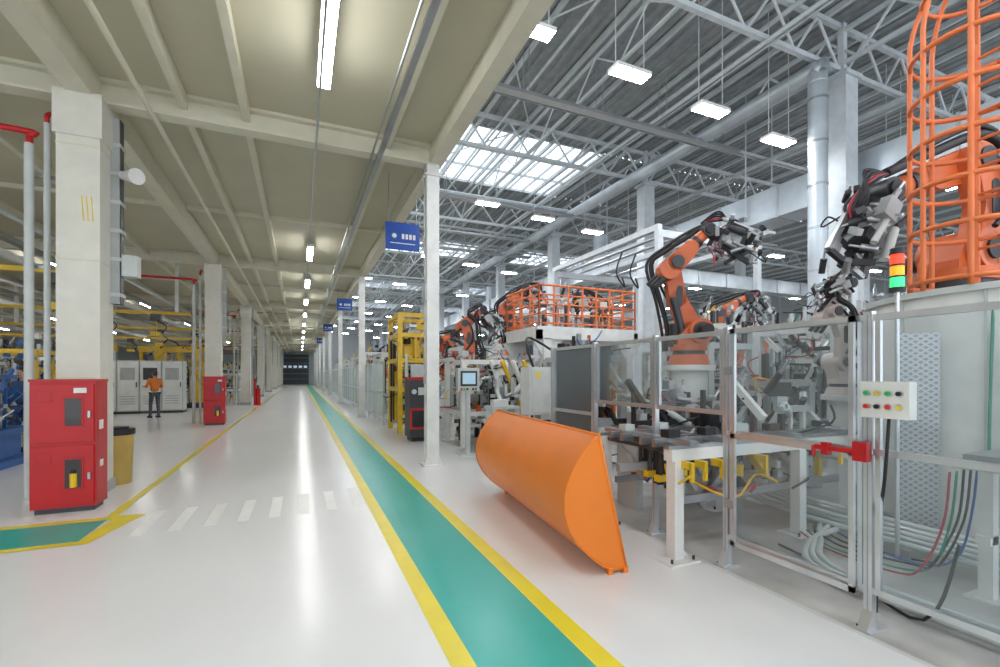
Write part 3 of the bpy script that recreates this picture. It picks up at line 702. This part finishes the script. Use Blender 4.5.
# hoses clipped to the shell
for i,m in enumerate((GREENH,BLACK)):
    b.tube([(5.60+i*.03,1.98-i*.1,2.3),(5.55+i*.02,1.98-i*.1,1.6),(5.53+i*.02,1.98-i*.1,.8),(5.5,1.9,.1)],.012,m,n=6)
b.done()
b=B('checker_plate_panel'); b.beam((5.26,2.54,1.02),(5.50,2.31,1.02),.02,1.96,CHK); b.beam((5.26,2.54,.02),(5.50,2.31,.02),.12,.04,STEEL); b.done()
b=B('ladder_safety_cage')
c0=Vector((5.98,2.25,0)); rc=.47; na=8
def ring(a,z,rr=rc): return c0+Vector((rr*math.cos(a),rr*math.sin(a),z))
for k in range(na):
    a=2*math.pi*(k+.4)/na
    b.tube([ring(a,2.42),ring(a,3.5),ring(a,4.75),ring(a,5.05,rc*.98),ring(a,5.35,rc*.8),ring(a,5.55,rc*.5)],.024,CAGE,n=6)
for z in (2.5,3.0,3.42,3.85,4.3,4.75):
    b.tube([ring(2*math.pi*i/24,z) for i in range(25)],.025,CAGE,n=6,sub=1)
b.tube([ring(2*math.pi*i/24,5.35,rc*.8) for i in range(25)],.022,CAGE,n=6,sub=1)
la=ring(math.radians(20),2.42); lb=ring(math.radians(-40),2.42)
for p in (la,lb): b.cyl(p,p+Vector((0,0,2.6)),.03,CAGE,n=8)
for i in range(9): b.cyl(la+Vector((0,0,.2+i*.28)),lb+Vector((0,0,.2+i*.28)),.015,CAGE,n=6)
b.done()

b=B('stack_light'); x,y=4.76,2.29
b.cyl((x,y,0),(x,y,2.32),.018,ALU); b.cyl((x,y,2.32),(x,y,2.36),.06,BLACK); b.box(x-.06,x+.06,y-.06,y+.06,0,.02,ALU)
for i,m in enumerate((GLG,GLY,GLR)): b.cyl((x,y,2.36+i*.1),(x,y,2.445+i*.1),.05,m,n=16); b.cyl((x,y,2.445+i*.1),(x,y,2.46+i*.1),.056,BLACK,n=16)
b.cyl((x,y,2.66),(x,y,2.70),.05,BLACK,n=16); b.done()

b=B('floor_pipe_bundle')
for i in range(5):
    x=4.85+i*.09; b.tube([(x,1.0,.12+.02*i),(x,2.6,.12+.02*i),(x,3.4,.14+.02*i),(x+.3,4.15,.14)],.028,ALU if i%2 else LGREY,n=8)
for i in range(3): b.tube([(3.7+i*.08,1.2,.06),(3.75+i*.08,2.3,.06),(4.3+i*.08,2.75,.06),(4.8,2.8+i*.08,.1)],.026,LGREY,n=8)
for y in (1.3,2.2,3.0): b.box(4.75,5.35,y,y+.06,0,.10,STEEL)
b.done()
b=B('air_hose_bundle')
rr=random.Random(3)
for i,m in enumerate((REDH,GREENH,BLACK,BLACK,BLUEH)):
    x=4.3+i*.1; b.tube([(x,1.75,.9),(x+.03,1.8,.5),(x+rr.uniform(-.1,.1),1.9,.15),(x+rr.uniform(-.2,.2),2.1,.04),(x+rr.uniform(.0,.1),2.6,.04),(x+.1,2.9,.1)],.009,m,n=6)
b.tube([(4.1,2.9,0.02),(3.9,2.2,.03),(3.62,1.6,.05),(3.55,1.4,.6)],.010,BLACK,n=6)
b.done()
b=B('white_steel_trestle')
for x,y in ((4.5,1.62),(4.5,.7),(5.3,1.62),(5.3,.7)):
    b.box(x-.04,x+.04,y-.04,y+.04,.012,.95,WHITE); b.box(x-.1,x+.1,y-.1,y+.1,0,.014,WHITE)
b.box(4.2,5.45,.62,1.7,.95,1.0,LGREY); b.box(4.42,5.38,1.58,1.66,.4,.46,WHITE); b.box(4.25,5.4,1.4,1.66,1.0,1.05,STEEL)
b.done()

# ---------------- platform with orange railing ----------------
b=B('robot_platform')
x0,x1,y0,y1,z=5.0,7.85,9.3,11.2,2.65
b.box(x0,x1,y0,y1,z,z+.08,WHITE)
for (a,c,d,e) in ((x0,x1,y0,y0+.12),(x0,x1,y1-.12,y1),(x0,x0+.12,y0,y1),(x1-.12,x1,y0,y1)): b.box(a,c,d,e,z-.22,z,WHITE)
for x in (x0+.25,x1-.25):
    for y in (y0+.1,y1-.1):
        b.box(x-.1,x+.1,y-.1,y+.1,0,z-.2,WHITE); b.prism([(x-.1,y-.02,z-.22),(x-.35,y-.02,z-.22),(x-.1,y-.02,z-.6)],(0,.04,0),WHITE); b.prism([(x+.1,y-.02,z-.22),(x+.45,y-.02,z-.22),(x+.1,y-.02,z-.7)],(0,.04,0),WHITE)
zz=z+.08
def rail(p,q):
    p=Vector(p);q=Vector(q);n=max(2,int((q-p).length/.38))
    for h in (.08,.3,.52,.74,.96): b.cyl(p+Vector((0,0,h)),q+Vector((0,0,h)),.02 if h<.9 else .028,CAGE,n=6)
    for i in range(n+1):
        a=p+(q-p)*i/n; b.cyl(a,a+Vector((0,0,.96)),.024,CAGE,n=6)
rail((x0+.05,y0+.05,zz),(x1-.05,y0+.05,zz)); rail((x1-.05,y0+.05,zz),(x1-.05,y1-.05,zz)); rail((x0+.05,y0+.05,zz),(x0+.05,y1-.05,zz)); rail((x0+.05,y1-.05,zz),(x1-.05,y1-.05,zz))
clutter(b,x0+.3,x1-.3,y0+.3,y1-.3,zz,zz+.8,50,random.Random(77),PALG)
b.done()

b=B('grey_control_cabinet')
b.box(3.13,3.78,6.1,6.4,1.0,1.72,LGREY); b.box(3.16,3.75,6.085,6.1,1.03,1.69,LGREY); b.box(3.69,3.71,6.06,6.085,1.3,1.45,DARK)
b.box(3.35,3.6,6.15,6.35,.0,1.0,LGREY); b.box(3.2,3.75,6.05,6.45,0,.03,LGREY)
for i in range(4): b.cyl((3.25+i*.13,6.25,1.0),(3.25+i*.13,6.25,.86),.02,BLACK,n=6)
b.box(3.19,3.75,6.12,6.4,.84,.92,DARK); b.box(3.23,3.31,6.08,6.085,1.55,1.65,BUTY)
b.tube([(3.3,6.3,1.72),(3.2,6.3,2.0),(3.4,6.6,2.2),(4.2,6.9,1.9)],.02,BLACK,n=6)
b.done(.006)
b=B('hmi_panel_stand')
b.box(2.85,3.3,8.62,8.78,1.28,1.74,LGREY); b.box(2.9,3.25,8.61,8.62,1.38,1.68,DARK); b.box(2.94,3.21,8.606,8.611,1.42,1.64,SCREEN)
for i in range(6): b.box(2.9+i*.06,2.94+i*.06,8.605,8.62,1.3,1.34,[BUTR,BUTG,BLACK,BUTY,BLACK,BLUEH][i])
b.box(3.04,3.12,8.66,8.74,.02,1.28,LGREY); b.box(2.9,3.26,8.55,8.9,0,.03,LGREY)
b.done(.004)
b=B('operator_desk')
b.box(3.3,3.9,8.0,8.4,.95,1.0,LGREY); b.box(3.34,3.4,8.04,8.36,0,.95,LGREY); b.box(3.8,3.86,8.04,8.36,0,.95,LGREY); b.box(3.4,3.8,8.1,8.14,.5,.56,LGREY); b.box(3.4,3.7,8.1,8.3,1.0,1.12,WHITE); b.done()
b=B('welding_power_cabinet')
b.box(2.4,2.9,10.9,11.5,.1,1.55,DARK); b.box(2.4,2.9,10.89,10.9,.3,.8,RED); b.box(2.45,2.85,10.88,10.9,.35,.75,BLACK); b.box(2.38,2.92,10.88,11.52,1.48,1.55,RED)
b.box(2.45,2.85,10.95,11.45,0,.1,BLACK); b.cyl((2.5,10.87,1.2),(2.5,10.9,1.2),.06,LGREY); b.box(2.6,2.8,10.88,10.9,1.12,1.3,LGREY)
b.done(.01)
b=B('yellow_press_frame')
x0,x1,y0,y1=2.5,3.5,12.6,14.0
for x in (x0,x1):
    for y in (y0,y1): b.box(x-.06,x+.06,y-.06,y+.06,0,3.3,YEL)
for zc in (1.2,2.0,2.7,3.25):
    b.box(x0,x1,y0-.05,y0+.05,zc-.06,zc+.06,YEL); b.box(x0,x1,y1-.05,y1+.05,zc-.06,zc+.06,YEL); b.box(x0-.05,x0+.05,y0,y1,zc-.06,zc+.06,YEL); b.box(x1-.05,x1+.05,y0,y1,zc-.06,zc+.06,YEL)
b.box(x0+.3,x1-.3,y0-.02,y0+.1,1.3,1.9,LGREY); b.box(x0+.15,x0+.6,y0+.2,y1-.2,2.1,2.6,YEL)
clutter(b,x0,x1,y0-.1,y1,.2,3.2,170,random.Random(31),PALY+[BLACK,DARK,YEL])
b.done()
b=B('yellow_balancer_arm')
for i in range(4):
    x=4.1+i*.25; b.beam((x,8.95,.9),(x-.5,8.75,1.9),.06,.08,YEL if i%2 else WHITE)
b.box(3.7,4.9,8.85,9.1,.8,.9,WHITE); b.box(3.8,3.9,8.9,9.0,0,.8,WHITE); b.box(4.75,4.85,8.9,9.0,0,.8,WHITE)
clutter(b,3.7,4.85,8.75,9.05,.9,1.8,70,random.Random(32),PALY+PALG); b.done()

# ---------------- camera & world ----------------
cam=bpy.data.cameras.new('camera'); cam.lens=16.56; cam.sensor_width=36; cam.shift_y=.0415; cam.clip_end=300; cam.clip_start=.05
co=bpy.data.objects.new('camera',cam); co.location=(0,0,1.6); co.rotation_euler=(math.pi/2,0,math.radians(-23.5)); S.collection.objects.link(co); S.camera=co
W=bpy.data.worlds.new('world'); S.world=W; W.use_nodes=True
bg=W.node_tree.nodes['Background']; bg.inputs[0].default_value=(.86,.93,1,1); bg.inputs[1].default_value=2.2
